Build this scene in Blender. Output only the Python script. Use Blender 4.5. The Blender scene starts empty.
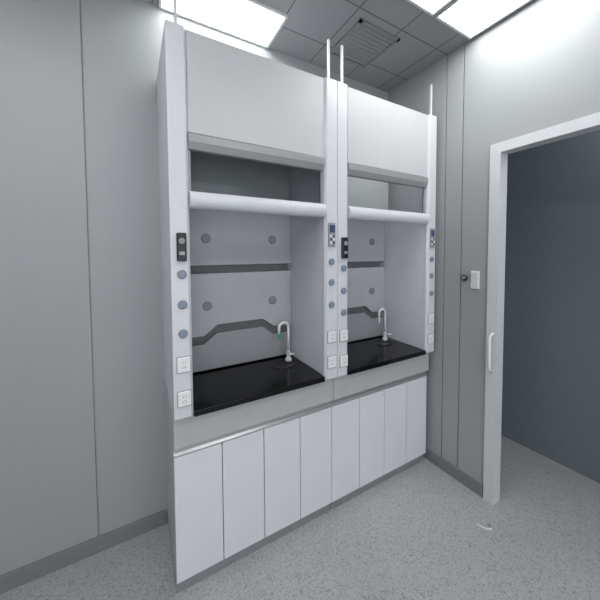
import bpy, bmesh, math
from mathutils import Vector, Matrix
S=0.87
sc=bpy.context.scene
sc.view_settings.view_transform='Standard'
sc.view_settings.exposure=.12
# ---------------------------------------------------------------- materials
def mat(name,col,rough=.5,metal=0,noise=0,nscale=30,bump=0,coat=0,spec=.5,stretch=None):
    m=bpy.data.materials.new(name);m.use_nodes=True
    nt=m.node_tree;b=nt.nodes['Principled BSDF']
    b.inputs['Base Color'].default_value=(*col,1);b.inputs['Roughness'].default_value=rough
    b.inputs['Metallic'].default_value=metal;b.inputs['Coat Weight'].default_value=coat
    b.inputs['Specular IOR Level'].default_value=spec
    tc=nt.nodes.new('ShaderNodeTexCoord');n=nt.nodes.new('ShaderNodeTexNoise')
    n.inputs['Scale'].default_value=nscale;n.inputs['Detail'].default_value=4
    if stretch:
        mp=nt.nodes.new('ShaderNodeMapping');mp.inputs['Scale'].default_value=stretch
        nt.links.new(tc.outputs['Object'],mp.inputs[0]);nt.links.new(mp.outputs[0],n.inputs['Vector'])
    else: nt.links.new(tc.outputs['Object'],n.inputs['Vector'])
    r=nt.nodes.new('ShaderNodeValToRGB')
    k=noise
    r.color_ramp.elements[0].position=.3;r.color_ramp.elements[1].position=.7
    r.color_ramp.elements[0].color=(*[c*(1-k) for c in col],1)
    r.color_ramp.elements[1].color=(*[min(1,c*(1+k)) for c in col],1)
    nt.links.new(n.outputs['Fac'],r.inputs[0]);nt.links.new(r.outputs[0],b.inputs['Base Color'])
    if bump:
        bp=nt.nodes.new('ShaderNodeBump');bp.inputs['Strength'].default_value=bump
        nt.links.new(n.outputs['Fac'],bp.inputs['Height']);nt.links.new(bp.outputs[0],b.inputs['Normal'])
    return m
def emis(name,col,s):
    m=bpy.data.materials.new(name);m.use_nodes=True;nt=m.node_tree
    b=nt.nodes['Principled BSDF'];b.inputs['Base Color'].default_value=(.8,.8,.8,1)
    b.inputs['Emission Color'].default_value=(*col,1);b.inputs['Emission Strength'].default_value=s
    return m
M_white=mat('white_painted_steel',(.64,.645,.665),.32,noise=.02,nscale=8,coat=.15)
M_panel=mat('front_panel_paint',(.53,.535,.54),.42,noise=.02,nscale=6)
M_door=mat('cabinet_door_paint',(.72,.725,.745),.28,noise=.02,nscale=6,coat=.2)
M_apron=mat('apron_paint',(.46,.465,.45),.4,noise=.03,nscale=10)
M_side=mat('side_paint',(.48,.49,.51),.45,noise=.03)
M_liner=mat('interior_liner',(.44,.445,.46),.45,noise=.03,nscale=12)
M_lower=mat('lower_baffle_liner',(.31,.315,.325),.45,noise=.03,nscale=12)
M_linerside=mat('interior_side_liner',(.66,.655,.70),.4,noise=.02,nscale=12)
M_slot=mat('baffle_recess_grey',(.20,.205,.21),.6,noise=.05)
M_alu=mat('brushed_aluminium',(.55,.55,.55),.35,.85,noise=.08,nscale=6,stretch=(1,40,40))
M_rail=mat('grey_rail',(.32,.325,.33),.4,.2,noise=.03)
M_black=mat('black_epoxy_resin',(.004,.004,.005),.16,noise=.3,nscale=200,spec=.3)
M_blackpl=mat('black_plastic',(.012,.012,.014),.35,noise=.1)
M_grommet=mat('blue_grey_plastic',(.20,.24,.30),.4,noise=.05)
M_grommet2=mat('grey_port_plastic',(.22,.23,.24),.45,noise=.05)
M_plate=mat('white_plastic',(.78,.78,.77),.3,noise=.01)
M_holes=mat('dark_slot',(.06,.06,.06),.6,noise=.05)
M_screen=mat('blue_lcd_screen',(.05,.08,.15),.15,noise=.1)
M_green=mat('green_plastic',(.02,.40,.16),.4,noise=.05)
M_base=mat('baseboard_grey',(.20,.205,.21),.4,noise=.05)
M_plinth=mat('plinth_metal',(.36,.36,.37),.35,.5,noise=.05)
M_wall=mat('wall_panel_grey',(.345,.355,.358),.5,noise=.03,nscale=1.2,bump=.02)
M_frame=mat('door_frame_paint',(.62,.63,.64),.35,noise=.02)
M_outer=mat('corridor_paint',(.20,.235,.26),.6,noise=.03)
M_lamp=emis('led_diffuser',(.97,.99,1),9)
M_hoodfill=emis('hood_fill_glow',(1,1,1),7)  # glow for the added fill strip inside the second hood
M_vent=mat('vent_paint',(.25,.255,.26),.5,noise=.03)
# glass
M_glass=bpy.data.materials.new('tinted_glass');M_glass.use_nodes=True
nt=M_glass.node_tree;nt.nodes.clear()
o=nt.nodes.new('ShaderNodeOutputMaterial');mx=nt.nodes.new('ShaderNodeMixShader');t=nt.nodes.new('ShaderNodeBsdfTransparent')
g=nt.nodes.new('ShaderNodeBsdfGlossy');fr=nt.nodes.new('ShaderNodeFresnel');fr.inputs[0].default_value=1.4
t.inputs[0].default_value=(.72,.75,.74,1);g.inputs['Roughness'].default_value=.03
nt.links.new(fr.outputs[0],mx.inputs[0]);nt.links.new(t.outputs[0],mx.inputs[1]);nt.links.new(g.outputs[0],mx.inputs[2]);nt.links.new(mx.outputs[0],o.inputs[0])
# floor speckle
M_floor=mat('speckled_vinyl_floor',(.40,.405,.407),.32,noise=.06,nscale=2)
nt=M_floor.node_tree;b=nt.nodes['Principled BSDF'];tc=nt.nodes['Texture Coordinate']
n2=nt.nodes.new('ShaderNodeTexNoise');n2.inputs['Scale'].default_value=150;n2.inputs['Detail'].default_value=2
nt.links.new(tc.outputs['Object'],n2.inputs['Vector'])
r2=nt.nodes.new('ShaderNodeValToRGB');r2.color_ramp.elements[0].position=.34;r2.color_ramp.elements[0].color=(.62,.62,.63,1)
r2.color_ramp.elements[1].position=.46;r2.color_ramp.elements[1].color=(1,1,1,1)
e=r2.color_ramp.elements.new(.60);e.color=(1,1,1,1);e=r2.color_ramp.elements.new(.70);e.color=(1.2,1.2,1.2,1)
nt.links.new(n2.outputs['Fac'],r2.inputs[0])
mm=nt.nodes.new('ShaderNodeMix');mm.data_type='RGBA';mm.blend_type='MULTIPLY';mm.inputs[0].default_value=1
nt.links.new(nt.nodes['Color Ramp'].outputs[0],mm.inputs[6]);nt.links.new(r2.outputs[0],mm.inputs[7]);nt.links.new(mm.outputs[2],b.inputs['Base Color'])
# ceiling tiles
M_ceil=mat('ceiling_tiles',(.30,.305,.31),.5,noise=.03,nscale=2)
nt=M_ceil.node_tree;b=nt.nodes['Principled BSDF'];tc=nt.nodes['Texture Coordinate']
mp=nt.nodes.new('ShaderNodeMapping');mp.inputs['Location'].default_value=(.04,.13,0)
br=nt.nodes.new('ShaderNodeTexBrick');br.offset=0;br.inputs['Scale'].default_value=1;br.inputs['Brick Width'].default_value=.3;br.inputs['Row Height'].default_value=.3
br.inputs['Mortar Size'].default_value=.004;br.inputs['Color1'].default_value=(1,1,1,1);br.inputs['Color2'].default_value=(.93,.93,.93,1);br.inputs['Mortar'].default_value=(.4,.4,.4,1)
nt.links.new(tc.outputs['Object'],mp.inputs[0]);nt.links.new(mp.outputs[0],br.inputs['Vector'])
mm=nt.nodes.new('ShaderNodeMix');mm.data_type='RGBA';mm.blend_type='MULTIPLY';mm.inputs[0].default_value=1
nt.links.new(nt.nodes['Color Ramp'].outputs[0],mm.inputs[6]);nt.links.new(br.outputs['Color'],mm.inputs[7]);nt.links.new(mm.outputs[2],b.inputs['Base Color'])
# ---------------------------------------------------------------- helpers
def link(ob,parent,loc):
    sc.collection.objects.link(ob)
    loc=Vector(loc)*S
    if parent: ob.parent=parent; ob.location=loc-Vector(parent['w'])
    else: ob.location=loc
    ob['w']=tuple(loc)
def empty(name,loc,label,cat,group=None,parent=None):
    ob=bpy.data.objects.new(name,None);ob.empty_display_size=.1;link(ob,parent,loc)
    if label: ob['label']=label
    if cat: ob['category']=cat
    if group: ob['group']=group
    return ob
def meshobj(name,bm,c,m,parent,bevel=0,smooth=False,seg=2,label=None):
    c=Vector(c)
    for v in bm.verts: v.co=(v.co-c)*S
    bmesh.ops.recalc_face_normals(bm,faces=bm.faces)
    if smooth:
        for f in bm.faces:f.smooth=True
    me=bpy.data.meshes.new(name);bm.to_mesh(me);bm.free();me.materials.append(m)
    ob=bpy.data.objects.new(name,me);link(ob,parent,c)
    if bevel:
        bv=ob.modifiers.new('Bevel','BEVEL');bv.width=bevel*S;bv.segments=seg;bv.limit_method='ANGLE'
    if label: ob['label']=label
    return ob
def addbox(bm,x0,x1,y0,y1,z0,z1):
    vs=[bm.verts.new((x,y,z)) for x in(x0,x1) for y in(y0,y1) for z in(z0,z1)]
    for f in((0,1,3,2),(4,6,7,5),(0,4,5,1),(2,3,7,6),(0,2,6,4),(1,5,7,3)): bm.faces.new([vs[i] for i in f])
def box(name,x0,x1,y0,y1,z0,z1,m,parent=None,bevel=.002,label=None,seg=2):
    bm=bmesh.new();addbox(bm,x0,x1,y0,y1,z0,z1)
    return meshobj(name,bm,((x0+x1)/2,(y0+y1)/2,(z0+z1)/2),m,parent,bevel,label=label,seg=seg)
def addprism(bm,pts,a0,a1,ax):
    def P(p,a):
        return {0:(a,p[0],p[1]),1:(p[0],a,p[1]),2:(p[0],p[1],a)}[ax]
    A=[bm.verts.new(P(p,a0)) for p in pts];B=[bm.verts.new(P(p,a1)) for p in pts]
    bm.faces.new(A);bm.faces.new(B[::-1]);n=len(pts)
    for i in range(n): bm.faces.new((A[i],A[(i+1)%n],B[(i+1)%n],B[i]))
def prism(name,pts,a0,a1,ax,m,parent=None,bevel=0,smooth=False,label=None):
    bm=bmesh.new();addprism(bm,pts,a0,a1,ax)
    c=Vector((0,0,0))
    for v in bm.verts:c+=v.co
    c/=len(bm.verts)
    return meshobj(name,bm,c,m,parent,bevel,smooth,label=label)
def lathe(bm,prof,org,ax,n=24):
    rings=[]
    for r,h in prof:
        ring=[]
        for i in range(n):
            a=2*math.pi*i/n;c,s=r*math.cos(a),r*math.sin(a)
            d={0:(h,c,s),1:(c,h,s),2:(c,s,h)}[ax]
            ring.append(bm.verts.new(Vector(org)+Vector(d)))
        rings.append(ring)
    for k in range(len(rings)-1):
        for i in range(n): bm.faces.new((rings[k][i],rings[k][(i+1)%n],rings[k+1][(i+1)%n],rings[k+1][i]))
    bm.faces.new(rings[0]);bm.faces.new(rings[-1])
def turned(name,prof,org,ax,m,parent,n=24,label=None):
    bm=bmesh.new();lathe(bm,prof,org,ax,n)
    return meshobj(name,bm,org,m,parent,label=label)
def tube(bm,path,r,n=12):
    path=[Vector(p) for p in path];rings=[]
    for i,p in enumerate(path):
        d=(path[min(i+1,len(path)-1)]-path[max(i-1,0)]).normalized()
        up=Vector((0,1,0)) if abs(d.y)<.9 else Vector((1,0,0))
        a=d.cross(up).normalized();b=d.cross(a).normalized()
        rr=r[i] if isinstance(r,(list,tuple)) else r
        rings.append([bm.verts.new(p+(a*math.cos(2*math.pi*k/n)+b*math.sin(2*math.pi*k/n))*rr) for k in range(n)])
    for k in range(len(rings)-1):
        for i in range(n): bm.faces.new((rings[k][i],rings[k][(i+1)%n],rings[k+1][(i+1)%n],rings[k+1][i]))
    bm.faces.new(rings[0]);bm.faces.new(rings[-1])
def struct(ob): ob['kind']='structure';return ob
# ---------------------------------------------------------------- room
XR,YB,ZC=1.837,.45,3.03
XL,YF=-1.9,-4.6
XO=2.66
TW=.06
struct(box('floor',XL-.1,XO+.1,YF,YB+.1,-.1,0,M_floor,bevel=0))
struct(box('ceiling',XL-.1,XO+.1,YF,YB+.1,ZC,ZC+.1,M_ceil,bevel=0))
def groovewall(name,u0,u1,grooves,face,back,z0,z1,axis,extra=()):
    pts=[(u0,face)]
    sgn=1 if back>face else -1
    for g in sorted(grooves):
        pts+=[(g-.004,face),(g-.003,face+sgn*.01),(g+.003,face+sgn*.01),(g+.004,face)]
    pts+=[(u1,face),(u1,back),(u0,back)]
    if axis=='y': pts=[(p[1],p[0]) for p in pts]
    bm=bmesh.new();addprism(bm,pts,z0,z1,2)
    for e in extra:addbox(bm,*e)
    return struct(meshobj(name,bm,((u0+u1)/2,face,0) if axis=='x' else (face,(u0+u1)/2,0),M_wall,None))
groovewall('wall_back',XL,XR,[-1.34,-.34],YB,YB+.1,0,ZC,'x')
DY0,DY1,DZ=-.475,-1.42,2.235
groovewall('wall_right',DY0+.02,YB,[-.104,-.23],XR,XR+TW,0,ZC,'y',
  extra=((XR,XR+TW,DY1-.02,DY0+.02,DZ+.02,ZC),(XR,XR+TW,YF,DY1-.02,0,ZC)))
struct(box('wall_left',XL-.1,XL,YF,YB,0,ZC,M_wall,bevel=0))
struct(box('wall_outer',XO,XO+.1,YF,YB,0,ZC,M_outer,bevel=0))
struct(box('wall_outer_back',XR+TW,XO,YB,YB+.1,0,ZC,M_outer,bevel=0))
struct(box('baseboard_back',XL,-.002,YB-.012,YB,0,.085,M_base))
struct(box('baseboard_right',XR-.012,XR,DY0+.066,YB-.012,0,.085,M_base))
bm=bmesh.new()
def fr_y(y0,y1):
    addbox(bm,XR-.015,XR+TW+.01,y0,y1,0,DZ)
fr_y(DY0,DY0+.06);fr_y(DY1-.06,DY1)
addbox(bm,XR-.015,XR+TW+.01,DY1-.06,DY0+.06,DZ,DZ+.06)
struct(meshobj('trim_1',bm,(XR,DY0,0),M_frame,None,0))
h=empty('door_pull',(XR-.015,DY0+.03,.94),'white vertical pull handle on the door frame','handle')
bm=bmesh.new();yy=DY0+.022
tube(bm,[(XR-.015,yy,.87),(XR-.045,yy,.88),(XR-.05,yy,.91),(XR-.05,yy,1.07),(XR-.045,yy,1.10),(XR-.015,yy,1.11)],.009)
meshobj('grip',bm,(XR-.05,yy,1.0),M_plate,h,smooth=True)
# ---------------------------------------------------------------- small parts
def socket(cx,y,cz,parent,w=.056,hh=.068):
    s=box('power_socket',cx-w/2,cx+w/2,y-.008,y,cz-hh/2,cz+hh/2,M_plate,parent,.004)
    bm=bmesh.new()
    for dz,dx in((.012,-.006),(.012,.006),(-.012,-.007),(-.012,.007),(-.006,0)):
        addbox(bm,cx+dx-.0012,cx+dx+.0012,y-.0085,y-.0078,cz+dz-.003,cz+dz+.003)
    meshobj('socket_hole',bm,(cx,y-.008,cz),M_holes,s)
    box('socket_rim',cx-w/2-.003,cx+w/2+.003,y-.0025,y,cz-hh/2-.003,cz+hh/2+.003,M_rail,s,0)
    return s
def grommet(cx,y,cz,parent):
    return turned('gas_valve_cap',[(.020,0),(.020,-.006),(.016,-.010)],(cx,y,cz),1,M_grommet,parent)
def gauge(cx,y,cz,parent):
    g=box('flow_sensor',cx-.020,cx+.020,y-.022,y,cz-.062,cz+.062,M_blackpl,parent,.005)
    turned('sensor_dial',[(.013,0),(.013,-.004),(.009,-.005)],(cx,y-.022,cz+.026),1,M_vent,g)
    box('sensor_window',cx-.011,cx+.011,y-.0235,y-.022,cz-.035,cz-.020,M_rail,g,0)
def display(cx,y,cz,parent):
    g=box('control_display',cx-.024,cx+.024,y-.010,y,cz-.070,cz+.070,M_rail,parent,.004)
    box('lcd_screen',cx-.018,cx+.018,y-.0115,y-.010,cz+.012,cz+.055,M_screen,g,0)
    for r in range(3):
        for c in range(2):
            box('push_button',cx-.016+c*.018,cx-.002+c*.018,y-.0125,y-.010,cz-.052+r*.019,cz-.040+r*.019,M_screen if (r+c)%2 else M_plate,g,.001)
W,b=.9,.085
YU=-.057
ZT=2.61
def hood(x0,first):
    H=empty('fume_hood',(x0+W/2,.2,.725),'white steel fume hood with open sash and black worktop','fume hood','fume hoods side by side')
    g=.0015
    xa,xb=x0+g,x0+W-g
    ia,ib=x0+b,x0+W-b
    for a,c_ in((xa,ia),(ib,xb)):
        box('side_wall',a,c_,YU+.045,YB-.002,.905,ZT-.01,M_linerside,H,.002)
    prism('front_post',[(xa,YU+.045),(xa,YU),(ia-.012,YU),(ia,YU+.014),(ia,YU+.045)],.885,ZT,2,M_white,H,.002)
    prism('front_post',[(xb,YU+.045),(xb,YU),(ib+.012,YU),(ib,YU+.014),(ib,YU+.045)],.885,ZT,2,M_white,H,.002)
    box('apron',xa,xb,YU+.04,.0,.725,.875,M_apron,H,.003)
    box('apron_side',xa,xa+.02,.001,YB-.002,.725,.875,M_side,H,.001)
    box('apron_side',xb-.02,xb,.001,YB-.002,.725,.875,M_side,H,.001)
    cx,cy,rr,n=ib-.13,.22,(.065,.04),32
    box('worktop',ia+.001,ib-.001,YU+.002,YB-.05,.875,.905,M_black,H,.004,label='black epoxy resin worktop')
    bm=bmesh.new()
    def ell(k,z): return [bm.verts.new((cx+rr[0]*k*math.cos(2*math.pi*i/n),cy+rr[1]*k*math.sin(2*math.pi*i/n),z)) for i in range(n)]
    rings=[ell(1.15,.905),ell(1.15,.909),ell(1.0,.909),ell(.95,.9065),ell(.2,.906)]
    for k in range(4):
        for i in range(n): bm.faces.new((rings[k][i],rings[k][(i+1)%n],rings[k+1][(i+1)%n],rings[k+1][i]))
    bm.faces.new(rings[-1])
    meshobj('cup_sink',bm,(cx,cy,.905),M_blackpl,H,smooth=True,label='oval black cup sink')
    box('back_liner',ia+.001,ib-.001,YB-.03,YB-.004,.906,ZT-.012,M_slot,H,0)
    yb0,yb1=.36,.375
    box('upper_baffle',ia+.002,ib-.002,yb0,yb1,1.555,2.235,M_liner,H,.002)
    def zz(o): return [(ia+.002,1.13+o),(x0+.22,1.13+o),(x0+.30,1.19+o),(x0+.60,1.19+o),(x0+.68,1.13+o),(ib-.002,1.13+o)]
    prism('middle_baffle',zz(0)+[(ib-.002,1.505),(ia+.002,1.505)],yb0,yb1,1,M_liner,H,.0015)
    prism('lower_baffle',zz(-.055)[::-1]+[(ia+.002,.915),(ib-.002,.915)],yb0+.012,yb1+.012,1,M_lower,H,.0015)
    for px in(.24,.67):
        for pz in(1.715,1.31):
            bm=bmesh.new();lathe(bm,[(.028,0),(.028,-.006),(.022,-.009)],(x0+px,yb0,pz),1)
            meshobj('liner_port',bm,(x0+px,yb0,pz),M_grommet2,H,label='round grey port cap')
    box('interior_roof',ia+.001,ib-.001,YU+.06,YB-.004,2.40,2.415,M_liner,H,0)
    if not first:
        box('exhaust_box',ia+.004,x0+.686,.20,.358,1.95,2.235,M_plate,H,.004,label='white box mounted high inside the hood')
        box('hood_fill_light',ia+.15,ib-.15,.0,.06,2.37,2.399,M_hoodfill,H,.004,label='added fill light hidden under the hood roof')  # added strip, hidden behind the front panel, brightens the white box
    box('top_cover',xa,xb,YU+.046,YB-.002,ZT-.009,ZT,M_white,H,0)
    box('front_panel',ia+.001,ib-.001,YU+.012,YU+.035,2.165,ZT-.003,M_panel,H,.003)
    prism('header_rail',[(YU+.002,2.160),(YU+.002,2.125),(YU+.016,2.093),(YU+.045,2.093),(YU+.045,2.160)],ia+.001,ib-.001,0,M_rail,H,.002)
    bm=bmesh.new()
    bm.faces.new([bm.verts.new((x,YU+.037,z)) for x,z in((ia+.004,1.89),(ib-.004,1.89),(ib-.004,2.38),(ia+.004,2.38))])
    s=meshobj('sash_glass',bm,((ia+ib)/2,YU+.037,2.1),M_glass,H,label='tinted glass sash')
    for a,c_ in((ia+.001,ia+.012),(ib-.012,ib-.001)):
        box('sash_stile',a,c_,YU+.028,YU+.044,1.90,2.10,M_rail,s,.001)
    pr=[]
    for i in range(11):
        a=math.pi/2+math.pi*i/10
        pr.append((YU+.012+.028*math.cos(a),1.868+.038*math.sin(a)))
    pr+=[(YU+.044,1.830),(YU+.044,1.906)]
    prism('sash_handle',pr,ia+.001,ib-.001,0,M_white,s,.0,label='rounded white sash handle bar')
    fx,fy=ib-.062,.29
    f=empty('gooseneck_tap',(fx,fy,.905),None,None,parent=H)
    turned('tap_base',[(.022,0),(.022,.012),(.013,.02),(.013,.06),(.010,.065)],(fx,fy,.905),2,M_plate,f)
    path=[(fx,fy,.96),(fx,fy,1.10)]
    for i in range(1,9):
        a=math.pi*i/8
        path.append((fx-.035+.035*math.cos(a),fy,1.13+.035*math.sin(a)))
    path.append((fx-.07,fy,1.09))
    bm=bmesh.new();tube(bm,path,.009);meshobj('tap_neck',bm,(fx,fy,1.05),M_plate,f,smooth=True,label='white curved tap neck')
    turned('tap_nozzle',[(.011,0),(.009,-.02),(.005,-.045)],(fx-.07,fy,1.095),2,M_green if first else M_plate,f)
    bm=bmesh.new();tube(bm,[(fx,fy-.01,.955),(fx,fy-.045,.96)],[.007,.007]);tube(bm,[(fx-.02,fy-.045,.96),(fx+.02,fy-.045,.96)],.006)
    meshobj('tap_lever',bm,(fx,fy-.03,.96),M_plate,f,smooth=True)
    lx,rx=x0+.046,x0+W-.043
    gauge(lx,YU,1.655,H);display(rx,YU,1.73,H)
    for z in(1.535,1.40,1.27): grommet(lx,YU,z,H)
    for z in(1.575,1.455,1.325): grommet(rx,YU,z,H)
    for z in(1.13,.975): socket(lx,YU,z,H)
    for z in(1.135,.985): socket(rx,YU,z,H)
    for gx in(x0+.045,x0+W-.05):
        bm=bmesh.new();addbox(bm,gx-.006,gx+.006,YU+.01,YU+.022,ZT,ZT+.22)
        meshobj('guide_rod',bm,(gx,YU+.015,ZT),M_white,H)
def cabinet(x0):
    C=empty('base_cabinet',(x0+W/2,.2,0),'white steel base cabinet with four flush doors','cabinet','base cabinets under the hoods')
    xa,xb=x0+.0015,x0+W-.0015
    box('cabinet_body',xa,xb,.021,YB-.002,.066,.7248,M_side,C,.002)
    box('plinth',xa+.001,xb-.001,.02,YB-.01,.0,.065,M_plinth,C,.001,label='grey metal plinth')
    prism('handle_rail',[(.02,.7245),(-.004,.7245),(-.004,.716),(.010,.708),(.010,.694),(.0,.684),(.0,.680),(.02,.680)],xa,xb,0,M_alu,C,0,label='brushed aluminium finger-pull rail')
    for i in range(4):
        a=x0+i*W/4;c_=a+W/4
        box('cabinet_door',a+.002,c_-.002,.0,.020,.066,.676,M_door,C,.002)
for i in range(2):
    cabinet(i*W);hood(i*W,i==0)
# ---------------------------------------------------------------- wall fittings
so=empty('wall_socket',(XR,-.335,1.44),'white double plastic wall socket','wall socket')
box('socket_plate',XR-.012,XR+.001,-.36,-.305,1.38,1.50,M_plate,so,.004)
for dz in(-.028,.028):
    box('socket_insert',XR-.0145,XR-.011,-.352,-.313,1.44+dz-.022,1.44+dz+.022,M_frame,so,.001)
sw=empty('door_sensor',(XR,-.26,1.45),'small round black wall sensor','sensor')
turned('sensor_cap',[(.022,.004),(.022,-.012),(.015,-.02)],(XR,-.26,1.45),0,M_blackpl,sw)
turned('sensor_lens',[(.012,-.02),(.010,-.024)],(XR,-.26,1.45),0,M_grommet,sw)
cb=empty('cable_offcut',(1.62,-.55,0),'short white bent cable lying on the floor','cable')
bm=bmesh.new();tube(bm,[(1.60,-.50,.005),(1.615,-.54,.005),(1.64,-.56,.005),(1.66,-.55,.005),(1.655,-.53,.005)],.005);meshobj('cable_piece',bm,(1.62,-.55,0),M_plate,cb,smooth=True)
# ---------------------------------------------------------------- ceiling lamps
def lamp(x0,x1,y0,y1):
    L=empty('ceiling_lamp',((x0+x1)/2,(y0+y1)/2,ZC),'flat rectangular white LED ceiling panel, switched on','lamp','LED ceiling panels')
    bm=bmesh.new();z0,z1=ZC-.014,ZC;t=.014
    addbox(bm,x0,x1,y0,y0+t,z0,z1);addbox(bm,x0,x1,y1-t,y1,z0,z1);addbox(bm,x0,x0+t,y0+t,y1-t,z0,z1);addbox(bm,x1-t,x1,y0+t,y1-t,z0,z1)
    meshobj('lamp_frame',bm,((x0+x1)/2,(y0+y1)/2,ZC),M_frame,L)
    box('diffuser',x0+t,x1-t,y0+t,y1-t,ZC-.010,ZC-.002,M_lamp,L,0)
lamp(.02,.69,.14,.445)
lamp(1.07,1.43,-.95,-.28);lamp(1.45,1.81,-.95,-.28)
for x,y in((-1.1,-2.2),(.5,-2.2),(-1.1,-3.4),(-1.1,-1.0)): lamp(x,x+.67,y,y+.67)  # out-of-view panels, added to throw more light on the hood fronts
lamp(2.1,2.5,-1.6,-.9)  # unseen panel, added to brighten the room beyond the doorway
V=empty('ceiling_vent',(1.2,.1,ZC),'grey louvred square ceiling vent','vent')
bm=bmesh.new();x0,x1,y0,y1=1.08,1.42,-.05,.29
addbox(bm,x0,x1,y0,y0+.02,ZC-.012,ZC);addbox(bm,x0,x1,y1-.02,y1,ZC-.012,ZC);addbox(bm,x0,x0+.02,y0,y1,ZC-.012,ZC);addbox(bm,x1-.02,x1,y0,y1,ZC-.012,ZC)
meshobj('vent_frame',bm,(1.2,.1,ZC),M_vent,V)
bm=bmesh.new()
for i in range(9):
    y=y0+.035+i*.032;addprism(bm,[(y,ZC-.001),(y+.018,ZC-.010),(y+.02,ZC-.008),(y+.003,ZC-.001)],x0+.02,x1-.02,0)
meshobj('vent_louvres',bm,(1.2,.1,ZC),M_vent,V)
# ---------------------------------------------------------------- world + camera
w=bpy.data.worlds.new('World');sc.world=w;w.use_nodes=True
w.node_tree.nodes['Background'].inputs[0].default_value=(.88,.93,1,1);w.node_tree.nodes['Background'].inputs[1].default_value=1.8
yaw,pit,rol=math.radians(29.7384),math.radians(2.3315),math.radians(-.314)
R=Vector((math.cos(yaw),-math.sin(yaw),0));F=Vector((math.sin(yaw),math.cos(yaw),0));U=Vector((0,0,1))
V_=F*math.cos(pit)-U*math.sin(pit);Up=U*math.cos(pit)+F*math.sin(pit)
R2=R*math.cos(rol)+Up*math.sin(rol);U2=Up*math.cos(rol)-R*math.sin(rol)
m=Matrix((R2,U2,-V_)).transposed().to_4x4();m.translation=Vector((-.1362,-1.4289,1.6256))*S
cd=bpy.data.cameras.new('Camera');co=bpy.data.objects.new('Camera',cd);sc.collection.objects.link(co);co.matrix_world=m
cd.sensor_width=36;cd.lens=290.69/600*36;cd.shift_y=-(300-264.92)/600;cd.clip_start=.02
sc.camera=co
for o in bpy.data.objects:
    if 'w' in o: del o['w']
